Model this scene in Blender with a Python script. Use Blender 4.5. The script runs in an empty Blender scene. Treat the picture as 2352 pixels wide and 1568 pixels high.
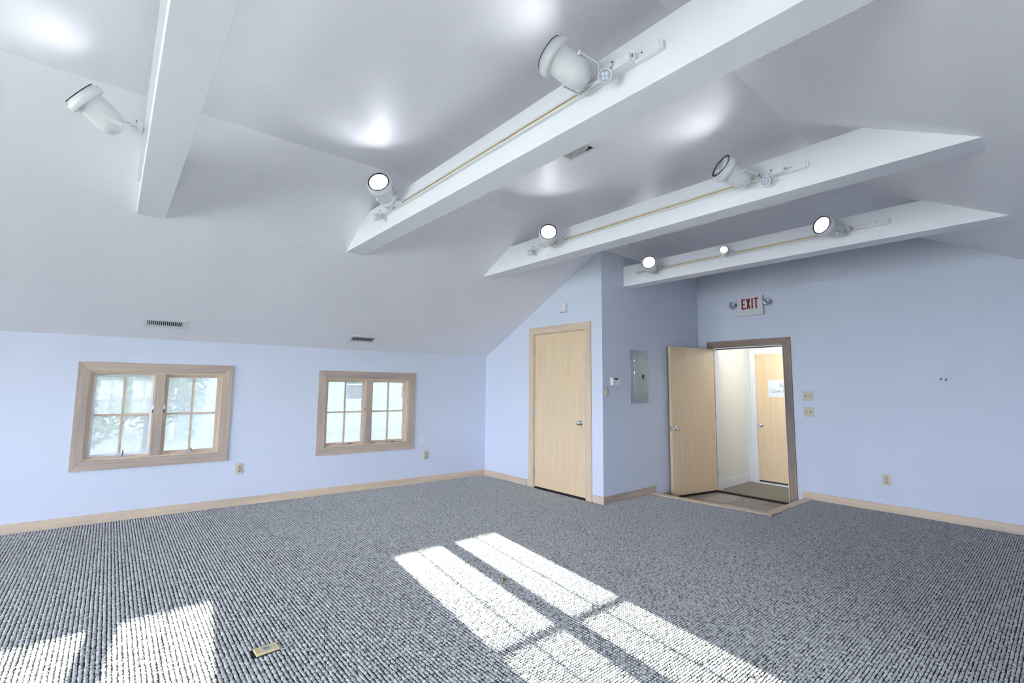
import bpy, bmesh, math, random
import numpy as np
from mathutils import Vector, Matrix

random.seed(7)
SC = bpy.context.scene
COL = SC.collection
PI = math.pi

# ------------------------------------------------------------------ camera
YAW, PITCH, ROLL, FPX = 0.87772, 0.09807, 0.010824, 1081.757
cam_d = bpy.data.cameras.new('camera')
cam = bpy.data.objects.new('camera', cam_d)
COL.objects.link(cam)
_F = Vector((math.cos(YAW) * math.cos(PITCH), math.sin(YAW) * math.cos(PITCH), math.sin(PITCH)))
_R = Vector((math.sin(YAW), -math.cos(YAW), 0))
_U = _R.cross(_F)
_R2 = _R * math.cos(ROLL) + _U * math.sin(ROLL)
_U2 = _U * math.cos(ROLL) - _R * math.sin(ROLL)
_m = Matrix((_R2, _U2, -_F)).transposed().to_4x4()
_m.translation = Vector((0, 0, 1.345))
cam.matrix_world = _m
cam_d.sensor_width = 36.0
cam_d.lens = FPX / 2352 * 36
cam_d.shift_x = 18.374 / 2352
cam_d.shift_y = -4.163 / 2352
cam_d.clip_start = 0.02
cam_d.clip_end = 300
SC.camera = cam

# ------------------------------------------------------------------ light
world = bpy.data.worlds.new('world')
SC.world = world
world.use_nodes = True
_bg = world.node_tree.nodes['Background']
_bg.inputs['Color'].default_value = (0.80, 0.83, 1.0, 1)
_bg.inputs['Strength'].default_value = 14.0

sun_d = bpy.data.lights.new('sun', 'SUN')
sun_d.energy = 19.0
sun_d.angle = math.radians(0.42)
sun_d.color = (1.0, 0.97, 0.93)
sun = bpy.data.objects.new('sun', sun_d)
COL.objects.link(sun)
SUN_DIR = Vector((0.13, 1.0, -0.282)).normalized()
sun.rotation_euler = SUN_DIR.to_track_quat('-Z', 'Y').to_euler()
sun.location = (-2, -12, 6)

SC.view_settings.view_transform = 'Standard'
SC.view_settings.look = 'None'
SC.view_settings.gamma = 1.0
SC.view_settings.use_curve_mapping = False
SC.view_settings.exposure = 1.2
SC.cycles.use_denoising = True
SC.cycles.use_adaptive_sampling = True
SC.cycles.adaptive_threshold = 0.16
SC.cycles.adaptive_min_samples = 24
SC.cycles.max_bounces = 6
SC.cycles.diffuse_bounces = 4
SC.cycles.glossy_bounces = 3
SC.cycles.transparent_max_bounces = 12
SC.cycles.sample_clamp_indirect = 6.0
SC.cycles.caustics_reflective = False
SC.cycles.caustics_refractive = False

# ------------------------------------------------------------------ room dimensions (metres)
YK, SK, XC = 5.7877, 0.05946, 4.4525       # left knee wall line, its skew, closet front
ZK, ZF = 1.7896, 3.0747                    # knee wall top, flat ceiling
YF, SS = 3.4013, 0.01907                   # left edge of flat ceiling
YR = 1.0724                                # right edge of flat ceiling
TL = (ZF - ZK) / (YK - YF)
YRK = YR - (ZF - ZK) / TL                  # right knee wall
YC = 3.5375                                # closet side
XE = 6.7163                                # exit wall
XB = -5.6                                  # back wall
ZB, ZT, BW = 2.6071, 2.8621, 0.178         # beams
BEAMX = (0.062, 1.648, 3.2565, 4.8886)
LZ = -0.11                                 # sunken landing and hall floor

def yk(x): return YK - SK * (x - XC)
def yf(x): return YF - SS * (x - XC)
def ysl(z, x):
    a, b = yk(x), yf(x)
    return a + (b - a) * (z - ZK) / (ZF - ZK)
def ysr(z): return YR - (ZF - z) / TL

# ------------------------------------------------------------------ materials
def lin(r, g, b):
    f = lambda c: ((c / 255 + 0.055) / 1.055) ** 2.4 if c / 255 > 0.04045 else c / 255 / 12.92
    return (f(r), f(g), f(b), 1)

def new_mat(name):
    m = bpy.data.materials.new(name)
    m.use_nodes = True
    nt = m.node_tree
    return m, nt, nt.nodes['Principled BSDF']

def plain(name, col, rough=0.5, metal=0.0, spec=0.5, emit=None, es=0.0, coat=0.0):
    m, nt, p = new_mat(name)
    p.inputs['Base Color'].default_value = col
    p.inputs['Roughness'].default_value = rough
    p.inputs['Metallic'].default_value = metal
    p.inputs['Specular IOR Level'].default_value = spec
    p.inputs['Coat Weight'].default_value = coat
    if emit:
        p.inputs['Emission Color'].default_value = emit
        p.inputs['Emission Strength'].default_value = es
    # a very slight tonal variation so that the surface is not perfectly flat
    n = nt.nodes.new('ShaderNodeTexNoise'); n.inputs['Scale'].default_value = 35
    tc = nt.nodes.new('ShaderNodeTexCoord'); nt.links.new(tc.outputs['Object'], n.inputs['Vector'])
    r = nt.nodes.new('ShaderNodeMapRange')
    r.inputs['To Min'].default_value = max(0, rough - 0.04); r.inputs['To Max'].default_value = min(1, rough + 0.04)
    nt.links.new(n.outputs['Fac'], r.inputs['Value']); nt.links.new(r.outputs['Result'], p.inputs['Roughness'])
    return m

def paint(name, col, rough=0.6, bump=0.05, scale=260, var=0.03, spec=0.3):
    m, nt, p = new_mat(name)
    p.inputs['Roughness'].default_value = rough
    p.inputs['Specular IOR Level'].default_value = spec
    tc = nt.nodes.new('ShaderNodeTexCoord')
    n1 = nt.nodes.new('ShaderNodeTexNoise'); n1.inputs['Scale'].default_value = 1.7; n1.inputs['Detail'].default_value = 3
    n2 = nt.nodes.new('ShaderNodeTexNoise'); n2.inputs['Scale'].default_value = scale
    nt.links.new(tc.outputs['Object'], n1.inputs['Vector']); nt.links.new(tc.outputs['Object'], n2.inputs['Vector'])
    mix = nt.nodes.new('ShaderNodeMix'); mix.data_type = 'RGBA'
    mix.inputs['A'].default_value = tuple(c * (1 - var) for c in col[:3]) + (1,)
    mix.inputs['B'].default_value = tuple(min(1, c * (1 + var)) for c in col[:3]) + (1,)
    nt.links.new(n1.outputs['Fac'], mix.inputs['Factor'])
    nt.links.new(mix.outputs['Result'], p.inputs['Base Color'])
    b = nt.nodes.new('ShaderNodeBump'); b.inputs['Strength'].default_value = bump; b.inputs['Distance'].default_value = 0.002
    nt.links.new(n2.outputs['Fac'], b.inputs['Height']); nt.links.new(b.outputs['Normal'], p.inputs['Normal'])
    return m

def wood(name, c1, c2, c3, axis='Z', rough=0.4, coat=0.0, patch=0.5):
    """grain stretched along one local axis; broad blotches of a third tone"""
    m, nt, p = new_mat(name)
    p.inputs['Roughness'].default_value = rough
    p.inputs['Coat Weight'].default_value = coat
    p.inputs['Coat Roughness'].default_value = 0.25
    tc = nt.nodes.new('ShaderNodeTexCoord')
    mp = nt.nodes.new('ShaderNodeMapping')
    s = [42.0, 42.0, 42.0]; s['XYZ'.index(axis)] = 1.6
    mp.inputs['Scale'].default_value = s
    nt.links.new(tc.outputs['Object'], mp.inputs['Vector'])
    oi = nt.nodes.new('ShaderNodeObjectInfo')
    add = nt.nodes.new('ShaderNodeVectorMath'); add.operation = 'ADD'
    sc = nt.nodes.new('ShaderNodeVectorMath'); sc.operation = 'SCALE'
    cmb = nt.nodes.new('ShaderNodeCombineXYZ')
    for i in range(3): nt.links.new(oi.outputs['Random'], cmb.inputs[i])
    nt.links.new(cmb.outputs[0], sc.inputs[0]); sc.inputs['Scale'].default_value = 37.0
    nt.links.new(mp.outputs[0], add.inputs[0]); nt.links.new(sc.outputs[0], add.inputs[1])
    n = nt.nodes.new('ShaderNodeTexNoise'); n.inputs['Scale'].default_value = 1.0; n.inputs['Detail'].default_value = 5
    n.inputs['Roughness'].default_value = 0.6
    nt.links.new(add.outputs[0], n.inputs['Vector'])
    r = nt.nodes.new('ShaderNodeValToRGB')
    r.color_ramp.elements[0].position = 0.32; r.color_ramp.elements[0].color = c1
    r.color_ramp.elements[1].position = 0.68; r.color_ramp.elements[1].color = c2
    nt.links.new(n.outputs['Fac'], r.inputs['Fac'])
    mp2 = nt.nodes.new('ShaderNodeMapping')
    s2 = [7.0, 7.0, 7.0]; s2['XYZ'.index(axis)] = 1.1
    mp2.inputs['Scale'].default_value = s2
    nt.links.new(tc.outputs['Object'], mp2.inputs['Vector'])
    add2 = nt.nodes.new('ShaderNodeVectorMath'); add2.operation = 'ADD'
    nt.links.new(mp2.outputs[0], add2.inputs[0]); nt.links.new(sc.outputs[0], add2.inputs[1])
    n2 = nt.nodes.new('ShaderNodeTexNoise'); n2.inputs['Scale'].default_value = 1.0; n2.inputs['Detail'].default_value = 2
    nt.links.new(add2.outputs[0], n2.inputs['Vector'])
    mr = nt.nodes.new('ShaderNodeMapRange')
    mr.inputs['From Min'].default_value = 0.42; mr.inputs['From Max'].default_value = 0.68
    mr.inputs['To Max'].default_value = patch
    nt.links.new(n2.outputs['Fac'], mr.inputs['Value'])
    mix = nt.nodes.new('ShaderNodeMix'); mix.data_type = 'RGBA'
    mix.inputs['B'].default_value = c3
    nt.links.new(r.outputs['Color'], mix.inputs['A']); nt.links.new(mr.outputs['Result'], mix.inputs['Factor'])
    nt.links.new(mix.outputs['Result'], p.inputs['Base Color'])
    b = nt.nodes.new('ShaderNodeBump'); b.inputs['Strength'].default_value = 0.12; b.inputs['Distance'].default_value = 0.001
    nt.links.new(n.outputs['Fac'], b.inputs['Height']); nt.links.new(b.outputs['Normal'], p.inputs['Normal'])
    return m

def glass(name, dirt=0.0, dirtcol=(0.27, 0.295, 0.30, 1)):
    m = bpy.data.materials.new(name); m.use_nodes = True
    nt = m.node_tree; nt.nodes.clear()
    out = nt.nodes.new('ShaderNodeOutputMaterial')
    tr = nt.nodes.new('ShaderNodeBsdfTransparent'); tr.inputs['Color'].default_value = (0.36, 0.38, 0.385, 1) if dirt > 0 else (0.93, 0.96, 0.96, 1)  # dusty panes also get a dark tint that dims the bright view outside
    gl = nt.nodes.new('ShaderNodeBsdfGlossy'); gl.inputs['Roughness'].default_value = 0.03
    fr = nt.nodes.new('ShaderNodeFresnel'); fr.inputs['IOR'].default_value = 1.45
    mx = nt.nodes.new('ShaderNodeMixShader')
    nt.links.new(fr.outputs[0], mx.inputs[0]); nt.links.new(tr.outputs[0], mx.inputs[1]); nt.links.new(gl.outputs[0], mx.inputs[2])
    last = mx
    if dirt > 0:
        tc = nt.nodes.new('ShaderNodeTexCoord')
        n = nt.nodes.new('ShaderNodeTexNoise'); n.inputs['Scale'].default_value = 9; n.inputs['Detail'].default_value = 6
        n.inputs['Distortion'].default_value = 1.2
        nt.links.new(tc.outputs['Object'], n.inputs['Vector'])
        mr = nt.nodes.new('ShaderNodeMapRange')
        mr.inputs['From Min'].default_value = 0.3; mr.inputs['From Max'].default_value = 0.75
        mr.inputs['To Min'].default_value = dirt * 0.85; mr.inputs['To Max'].default_value = min(0.9, dirt * 1.2)
        nt.links.new(n.outputs['Fac'], mr.inputs['Value'])
        tl = nt.nodes.new('ShaderNodeBsdfTranslucent'); tl.inputs['Color'].default_value = dirtcol
        df = nt.nodes.new('ShaderNodeBsdfDiffuse'); df.inputs['Color'].default_value = dirtcol
        ad = nt.nodes.new('ShaderNodeMixShader'); ad.inputs[0].default_value = 0.35
        nt.links.new(tl.outputs[0], ad.inputs[1]); nt.links.new(df.outputs[0], ad.inputs[2])
        mx2 = nt.nodes.new('ShaderNodeMixShader')
        nt.links.new(mr.outputs[0], mx2.inputs[0]); nt.links.new(mx.outputs[0], mx2.inputs[1]); nt.links.new(ad.outputs[0], mx2.inputs[2])
        last = mx2
    nt.links.new(last.outputs[0], out.inputs['Surface'])
    return m

def speckle(name, cols, scale, rough=0.9, bump=0.4):
    m, nt, p = new_mat(name)
    p.inputs['Roughness'].default_value = rough
    p.inputs['Specular IOR Level'].default_value = 0.15
    tc = nt.nodes.new('ShaderNodeTexCoord')
    n = nt.nodes.new('ShaderNodeTexNoise'); n.inputs['Scale'].default_value = scale; n.inputs['Detail'].default_value = 3
    nt.links.new(tc.outputs['Object'], n.inputs['Vector'])
    r = nt.nodes.new('ShaderNodeValToRGB')
    els = r.color_ramp.elements
    while len(els) < len(cols): els.new(0.5)
    for i, c in enumerate(cols):
        els[i].position = 0.3 + 0.4 * i / (len(cols) - 1); els[i].color = c
    nt.links.new(n.outputs['Fac'], r.inputs['Fac']); nt.links.new(r.outputs['Color'], p.inputs['Base Color'])
    b = nt.nodes.new('ShaderNodeBump'); b.inputs['Strength'].default_value = bump; b.inputs['Distance'].default_value = 0.004
    nt.links.new(n.outputs['Fac'], b.inputs['Height']); nt.links.new(b.outputs['Normal'], p.inputs['Normal'])
    return m

M = {}
M['wall'] = paint('wall_paint', (0.69, 0.735, 0.84, 1), 0.6)
M['ceiling'] = paint('ceiling_paint', (0.885, 0.875, 0.915, 1), 0.45, 0.03)
M['beam'] = paint('beam_paint', (0.875, 0.885, 0.925, 1), 0.5, 0.02)
M['cream'] = paint('hall_paint', (0.85, 0.86, 0.83, 1), 0.6)
M['white_trim'] = paint('white_trim', (0.82, 0.85, 0.90, 1), 0.35, 0.01)
MAPLE = (lin(228, 200, 158), lin(240, 215, 178), lin(226, 200, 168))
M['door'] = wood('maple_veneer', *MAPLE, 'Z', 0.33, 0.35, 0.35)
LT = (lin(216, 192, 164), lin(230, 208, 182), lin(196, 180, 164))
M['trim_x'] = wood('pickled_maple_x', *LT, 'X', 0.5, 0.0, 0.6)
M['trim_y'] = wood('pickled_maple_y', *LT, 'Y', 0.5, 0.0, 0.6)
M['trim_z'] = wood('pickled_maple_z', *LT, 'Z', 0.5, 0.0, 0.6)
GT = (lin(184, 164, 146), lin(206, 188, 170), lin(160, 147, 138))
M['grey_x'] = wood('weathered_maple_x', *GT, 'X', 0.5, 0.0, 0.8)
M['grey_z'] = wood('weathered_maple_z', *GT, 'Z', 0.5, 0.0, 0.8)
DT = (lin(140, 120, 104), lin(168, 146, 126), lin(112, 102, 96))
M['dark_x'] = wood('grey_brown_maple_x', *DT, 'X', 0.5, 0.0, 0.8)
M['dark_z'] = wood('grey_brown_maple_z', *DT, 'Z', 0.5, 0.0, 0.8)
M['white_metal'] = plain('white_enamel', (0.74, 0.755, 0.765, 1), 0.35)
M['white_plastic'] = plain('white_plastic', (0.80, 0.82, 0.84, 1), 0.4)
M['almond'] = plain('almond_plastic', lin(205, 196, 168), 0.4)
M['brass'] = plain('brass', lin(214, 178, 110), 0.35, 0.6)
M['brass_plate'] = plain('pale_brass', lin(226, 212, 160), 0.4, 0.25)
M['chrome'] = plain('chrome', (0.75, 0.76, 0.78, 1), 0.12, 1.0)
M['panel_grey'] = plain('panel_grey', (0.36, 0.41, 0.44, 1), 0.3, 0.35)
M['steel'] = plain('brushed_steel', (0.52, 0.57, 0.61, 1), 0.34, 0.85)
M['dark_metal'] = plain('dark_metal', (0.06, 0.06, 0.065, 1), 0.4, 0.5)
M['black'] = plain('black_rubber', (0.006, 0.006, 0.006, 1), 0.6)
M['shadow_gap'] = plain('duct_shade', (0.015, 0.015, 0.017, 1), 0.9)  # near-black colour standing in for shade behind vent louvres
M['red'] = plain('exit_red', lin(150, 12, 26), 0.4)
M['sign'] = plain('sign_white', (0.72, 0.70, 0.74, 1), 0.45)
M['reflector'] = plain('reflector', (0.85, 0.87, 0.9, 1), 0.15, 1.0)
M['bulb'] = plain('bulb', (0.9, 0.9, 0.9, 1), 0.3, emit=(0.93, 0.96, 1, 1), es=3.5)
M['warm_bulb'] = plain('warm_bulb', (0.9, 0.9, 0.9, 1), 0.3, emit=(1.0, 0.80, 0.70, 1), es=2.5)
M['lens'] = plain('led_lens', (0.42, 0.46, 0.55, 1), 0.15)
M['led'] = plain('led_dot', (0.75, 0.8, 0.9, 1), 0.2)
M['glass'] = glass('clear_glass')
M['dirty_dim'] = glass('dusty_dim_glass', 0.5)
M['screen'] = plain('screen', (0.03, 0.04, 0.04, 1), 0.15)
M['paper'] = plain('paper', (0.80, 0.85, 0.92, 1), 0.8)
M['ink'] = plain('ink', (0.19, 0.26, 0.42, 1), 0.8)
M['vinyl'] = speckle('vinyl_tile', (lin(140, 134, 128), lin(156, 150, 144), lin(168, 163, 158)), 14, 0.35, 0.05)
M['vinyl2'] = speckle('vinyl_tile_pale', (lin(164, 162, 160), lin(178, 176, 174), lin(188, 187, 186)), 14, 0.35, 0.05)
M['vinyl3'] = speckle('vinyl_tile_brown', (lin(126, 117, 108), lin(142, 133, 124), lin(152, 143, 136)), 14, 0.35, 0.05)
M['carpet_base'] = speckle('carpet_backing', (lin(42, 43, 43), lin(58, 59, 59), lin(74, 74, 72)), 160)
M['hall_carpet'] = speckle('hall_carpet', (lin(118, 114, 108), lin(146, 141, 134), lin(168, 163, 156)), 160)
M['leaf'] = speckle('dry_leaf', (lin(96, 84, 52), lin(150, 136, 96), lin(176, 164, 120)), 60, 0.8, 0.2)
M['twig'] = plain('twig', (0.02, 0.015, 0.012, 1), 0.8)
M['crumb'] = plain('crumb', lin(120, 100, 80), 0.8)
M['sticker'] = speckle('sticker_print', (lin(180, 182, 140), lin(214, 216, 180), lin(230, 232, 214)), 90, 0.6, 0.0)

def carpet_loop_mat():
    m, nt, p = new_mat('carpet_loops')
    p.inputs['Roughness'].default_value = 0.95
    p.inputs['Specular IOR Level'].default_value = 0.1
    tc = nt.nodes.new('ShaderNodeTexCoord')
    n = nt.nodes.new('ShaderNodeTexNoise'); n.inputs['Scale'].default_value = 55; n.inputs['Detail'].default_value = 2
    nt.links.new(tc.outputs['Object'], n.inputs['Vector'])
    r = nt.nodes.new('ShaderNodeValToRGB')
    e = r.color_ramp.elements
    e[0].position = 0.30; e[0].color = lin(138, 138, 135)
    e[1].position = 0.48; e[1].color = lin(196, 198, 196)
    x = e.new(0.70); x.color = lin(214, 216, 215)
    nt.links.new(n.outputs['Fac'], r.inputs['Fac'])
    n2 = nt.nodes.new('ShaderNodeTexNoise'); n2.inputs['Scale'].default_value = 420; n2.inputs['Detail'].default_value = 1
    nt.links.new(tc.outputs['Object'], n2.inputs['Vector'])
    mr = nt.nodes.new('ShaderNodeMapRange'); mr.inputs['From Min'].default_value = 0.3; mr.inputs['From Max'].default_value = 0.7
    mr.inputs['To Min'].default_value = 0.72; mr.inputs['To Max'].default_value = 1.1
    nt.links.new(n2.outputs['Fac'], mr.inputs['Value'])
    mx = nt.nodes.new('ShaderNodeVectorMath'); mx.operation = 'SCALE'
    nt.links.new(r.outputs['Color'], mx.inputs[0]); nt.links.new(mr.outputs['Result'], mx.inputs['Scale'])
    nt.links.new(mx.outputs[0], p.inputs['Base Color'])
    return m
M['loops'] = carpet_loop_mat()

# ------------------------------------------------------------------ mesh helpers
class MB:
    def __init__(s): s.v = []; s.f = []; s.smooth = []
    def add(s, v, f, smooth=False):
        o = len(s.v); s.v += [tuple(p) for p in v]
        for q in f: s.f.append(tuple(i + o for i in q)); s.smooth.append(smooth)
        return s
    def box(s, x0, x1, y0, y1, z0, z1):
        return s.add([(x0, y0, z0), (x1, y0, z0), (x1, y1, z0), (x0, y1, z0), (x0, y0, z1), (x1, y0, z1), (x1, y1, z1), (x0, y1, z1)],
                     [(0, 3, 2, 1), (4, 5, 6, 7), (0, 1, 5, 4), (1, 2, 6, 5), (2, 3, 7, 6), (3, 0, 4, 7)])
    def prism(s, pts, lo, hi, axis='y'):
        """polygon pts (a,b) in the two other axes, extruded along axis"""
        n = len(pts)
        def mk(a, b, t):
            return {'y': (a, t, b), 'x': (t, a, b), 'z': (a, b, t)}[axis]
        v = [mk(a, b, lo) for a, b in pts] + [mk(a, b, hi) for a, b in pts]
        f = [tuple(range(n - 1, -1, -1)), tuple(range(n, 2 * n))]
        f += [(i, (i + 1) % n, (i + 1) % n + n, i + n) for i in range(n)]
        return s.add(v, f)
    def lathe(s, prof, n=28, mat=None, cap0=False, cap1=False):
        """profile of (radius, z) turned about local z"""
        mat = mat or Matrix()
        v = []; f = []
        for r, z in prof:
            for k in range(n):
                a = 2 * PI * k / n
                v.append(mat @ Vector((r * math.cos(a), r * math.sin(a), z)))
        for i in range(len(prof) - 1):
            for k in range(n):
                k2 = (k + 1) % n
                f.append((i * n + k, i * n + k2, (i + 1) * n + k2, (i + 1) * n + k))
        s.add(v, f, True)
        if cap0: s.add(v[:n], [tuple(range(n - 1, -1, -1))])
        if cap1: s.add(v[-n:], [tuple(range(n))])
        return s
    def tube(s, pts, r, n=8):
        pts = [Vector(p) for p in pts]
        v = []; f = []
        for i, p in enumerate(pts):
            t = (pts[min(i + 1, len(pts) - 1)] - pts[max(i - 1, 0)]).normalized()
            a = t.cross(Vector((0, 0, 1)))
            if a.length < 1e-3: a = t.cross(Vector((0, 1, 0)))
            a.normalize(); b = t.cross(a)
            for k in range(n):
                g = 2 * PI * k / n
                v.append(p + (a * math.cos(g) + b * math.sin(g)) * r)
        for i in range(len(pts) - 1):
            for k in range(n):
                k2 = (k + 1) % n
                f.append((i * n + k, i * n + k2, (i + 1) * n + k2, (i + 1) * n + k))
        s.add(v, f, True)
        s.add(v[:n], [tuple(range(n))]); s.add(v[-n:], [tuple(range(n - 1, -1, -1))])
        return s
    def strap(s, pts, side, w, t):
        """flat strap through pts; side = unit vector across its width"""
        pts = [Vector(p) for p in pts]; side = Vector(side).normalized()
        v = []; f = []
        for i, p in enumerate(pts):
            d = (pts[min(i + 1, len(pts) - 1)] - pts[max(i - 1, 0)]).normalized()
            n = d.cross(side).normalized()
            for a, b in ((-1, -1), (1, -1), (1, 1), (-1, 1)):
                v.append(p + side * (a * w / 2) + n * (b * t / 2))
        for i in range(len(pts) - 1):
            for k in range(4):
                k2 = (k + 1) % 4
                f.append((i * 4 + k, i * 4 + k2, (i + 1) * 4 + k2, (i + 1) * 4 + k))
        m = len(pts) - 1
        f += [(3, 2, 1, 0), (m * 4, m * 4 + 1, m * 4 + 2, m * 4 + 3)]
        return s.add(v, f)
    def mesh(s, name, bevel=0.0):
        me = bpy.data.meshes.new(name)
        me.from_pydata(s.v, [], s.f); me.update()
        me.polygons.foreach_set('use_smooth', s.smooth)
        bm = bmesh.new(); bm.from_mesh(me)
        bmesh.ops.recalc_face_normals(bm, faces=bm.faces)
        if bevel > 0:
            es = [e for e in bm.edges if len(e.link_faces) == 2 and e.calc_face_angle(0) > 0.6]
            bmesh.ops.bevel(bm, geom=es, offset=bevel, segments=2, affect='EDGES', profile=0.5, clamp_overlap=True)
        bm.to_mesh(me); bm.free()
        return me

def obj(name, mb, mat, parent=None, loc=None, bevel=0.0, mw=None):
    me = mb if isinstance(mb, bpy.types.Mesh) else mb.mesh(name, bevel)
    if mat is not None and not me.materials: me.materials.append(M[mat] if isinstance(mat, str) else mat)
    o = bpy.data.objects.new(name, me); COL.objects.link(o)
    if parent is not None: o.parent = parent
    if loc is not None: o.location = loc
    if mw is not None: o.matrix_local = mw
    return o

def tag(o, label=None, cat=None, group=None, kind=None):
    if label: o['label'] = label
    if cat: o['category'] = cat
    if group: o['group'] = group
    if kind: o['kind'] = kind
    return o

def thing(name, label, cat, mw, group=None, kind=None):
    o = bpy.data.objects.new(name, None); COL.objects.link(o)
    o.empty_display_size = 0.05
    o.matrix_world = mw
    return tag(o, label, cat, group, kind)

def copy_tree(o, parent=None):
    c = o.copy(); COL.objects.link(c)
    if parent is not None: c.parent = parent
    for ch in list(o.children): copy_tree(ch, c)
    return c

def frame(origin, y, z):
    """local -Y faces the room, local Z up along the surface"""
    y = Vector(y).normalized(); z = Vector(z).normalized(); x = y.cross(z)
    m = Matrix((x, y, z)).transposed().to_4x4(); m.translation = Vector(origin)
    return m
def at(fr, u, v, w=0.0): return fr @ Matrix.Translation((u, w, v))

FR_LEFT = frame((0, yk(0), 0), (SK, 1, 0), (0, 0, 1))          # u runs along +x
FR_CLOSET = frame((XC, 0, 0), (1, 0, 0), (0, 0, 1))             # u = -y
FR_SIDE = frame((0, YC, 0), (0, 1, 0), (0, 0, 1))               # u = x
FR_EXIT = frame((XE, 0, 0), (1, 0, 0), (0, 0, 1))               # u = -y
FR_RIGHT = frame((0, YRK, 0), (0, -1, 0), (0, 0, 1))            # u = -x
FR_BACK = frame((XB, 0, 0), (-1, 0, 0), (0, 0, 1))              # u = y
KL = math.sqrt(1 + SK * SK)

# ------------------------------------------------------------------ structure: walls
def wall(name, fr, u0, u1, v0, v1, holes, mat, thick=0.14, label=None):
    us = sorted(set([u0, u1] + [h[0] for h in holes] + [h[1] for h in holes]))
    vs = sorted(set([v0, v1] + [h[2] for h in holes] + [h[3] for h in holes]))
    mb = MB()
    def hole(i, j):
        if i < 0 or j < 0 or i >= len(us) - 1 or j >= len(vs) - 1: return True
        a, b = (us[i] + us[i + 1]) / 2, (vs[j] + vs[j + 1]) / 2
        return any(h[0] < a < h[1] and h[2] < b < h[3] for h in holes)
    for i in range(len(us) - 1):
        for j in range(len(vs) - 1):
            if hole(i, j): continue
            a, b, c, d = us[i], us[i + 1], vs[j], vs[j + 1]
            mb.add([(a, 0, c), (b, 0, c), (b, 0, d), (a, 0, d)], [(0, 1, 2, 3)])
            mb.add([(a, thick, c), (b, thick, c), (b, thick, d), (a, thick, d)], [(3, 2, 1, 0)])
            for (di, dj, p, q) in ((-1, 0, (a, c), (a, d)), (1, 0, (b, d), (b, c)), (0, -1, (b, c), (a, c)), (0, 1, (a, d), (b, d))):
                if hole(i + di, j + dj):
                    mb.add([(p[0], 0, p[1]), (q[0], 0, q[1]), (q[0], thick, q[1]), (p[0], thick, p[1])], [(0, 1, 2, 3)])
    me = bpy.data.meshes.new(name); me.from_pydata(mb.v, [], mb.f); me.update()
    bm = bmesh.new(); bm.from_mesh(me); bmesh.ops.remove_doubles(bm, verts=bm.verts, dist=1e-5)
    bmesh.ops.recalc_face_normals(bm, faces=bm.faces); bm.to_mesh(me); bm.free()
    o = obj(name, me, mat); o.matrix_world = fr
    return tag(o, label, None, None, 'structure')

WIN_L = [(0.40, 1.018, 'a'), (2.62, 0.994, 'b'), (-1.82, 1.01, 'c'), (-4.04, 1.01, 'd')]                # centre u, centre v
WW, WH, CW = 1.29, 1.036, 0.092                                 # outer casing size, casing width
def hole_of(c, v): return (c - WW / 2 + CW - 0.005, c + WW / 2 - CW + 0.005, v - WH / 2 + CW - 0.005, v + WH / 2 - CW + 0.005)
wall('wall_left', FR_LEFT, XB * KL - 0.2, (XC + 0.2) * KL, -0.3, ZK + 0.03, [hole_of(c, v) for c, v, _ in WIN_L], 'wall')
RW = [(-1.67, 0.995), (0.57, 0.995)]
wall('wall_right', FR_RIGHT, -XE - 0.2, -XB + 0.2, -0.3, ZK + 0.03, [hole_of(c, v) for c, v in RW], 'wall')
DU0, DU1, DTOP = -4.705, -3.792, 2.055
wall('wall_closet', FR_CLOSET, -6.3, -YC, -0.02, 3.3, [(DU0, DU1, -0.02, DTOP)], 'wall', 0.12)
wall('wall_side', FR_SIDE, XC + 0.12, XE + 0.1, -0.3, 3.3, [], 'wall', 0.12)
EU0, EU1, ETOP = -3.312, -2.384, 1.925
wall('wall_exit', FR_EXIT, -YC - 0.2, 1.7, -0.3, 3.3, [(EU0, EU1, -0.3, ETOP)], 'wall', 0.14)
wall('wall_back', FR_BACK, YRK - 0.3, yk(XB) + 0.3, -0.3, 3.3, [(u - 0.95, u + 0.95, 0.25, 2.35) for u in (-0.1, 2.24, 4.58)], 'wall')

# ceiling: left slope, flat part, right slope (one continuous surface with thickness above)
mb = MB()
xs = [XB - 0.15 + i * (XE + 0.3 - XB) / 12 for i in range(13)]
for k, x in enumerate(xs):
    e = 0.16
    prof = [(yk(x) + e, ZK - e * (ZF - ZK) / (yk(x) - yf(x))), (yf(x), ZF), (YR, ZF), (YRK - e, ZK - e * TL)]
    mb.v += [(x, y, z) for y, z in prof] + [(x, y, z + 0.12) for y, z in prof]
for k in range(12):
    a, b = k * 8, (k + 1) * 8
    for j in range(3):
        mb.f.append((a + j, a + j + 1, b + j + 1, b + j)); mb.smooth.append(False)
        mb.f.append((b + 4 + j, b + 5 + j, a + 5 + j, a + 4 + j)); mb.smooth.append(False)
tag(obj('ceiling', mb, 'ceiling'), kind='structure')

# floor with the sunken landing cut out
P0, P1, P2 = (5.36, YC), (5.497, 2.145), (XE + 0.02, 2.118)
fp = [(XB - 0.1, YRK - 0.1), (XE + 0.1, YRK - 0.1), (XE + 0.1, P2[1]), P1, (P0[0], YC + 0.05), (P0[0], 6.5), (XB - 0.1, 6.5)]
tag(obj('floor', MB().prism(fp, -0.04, 0.0, 'z'), 'carpet_base'), kind='structure')

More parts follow.
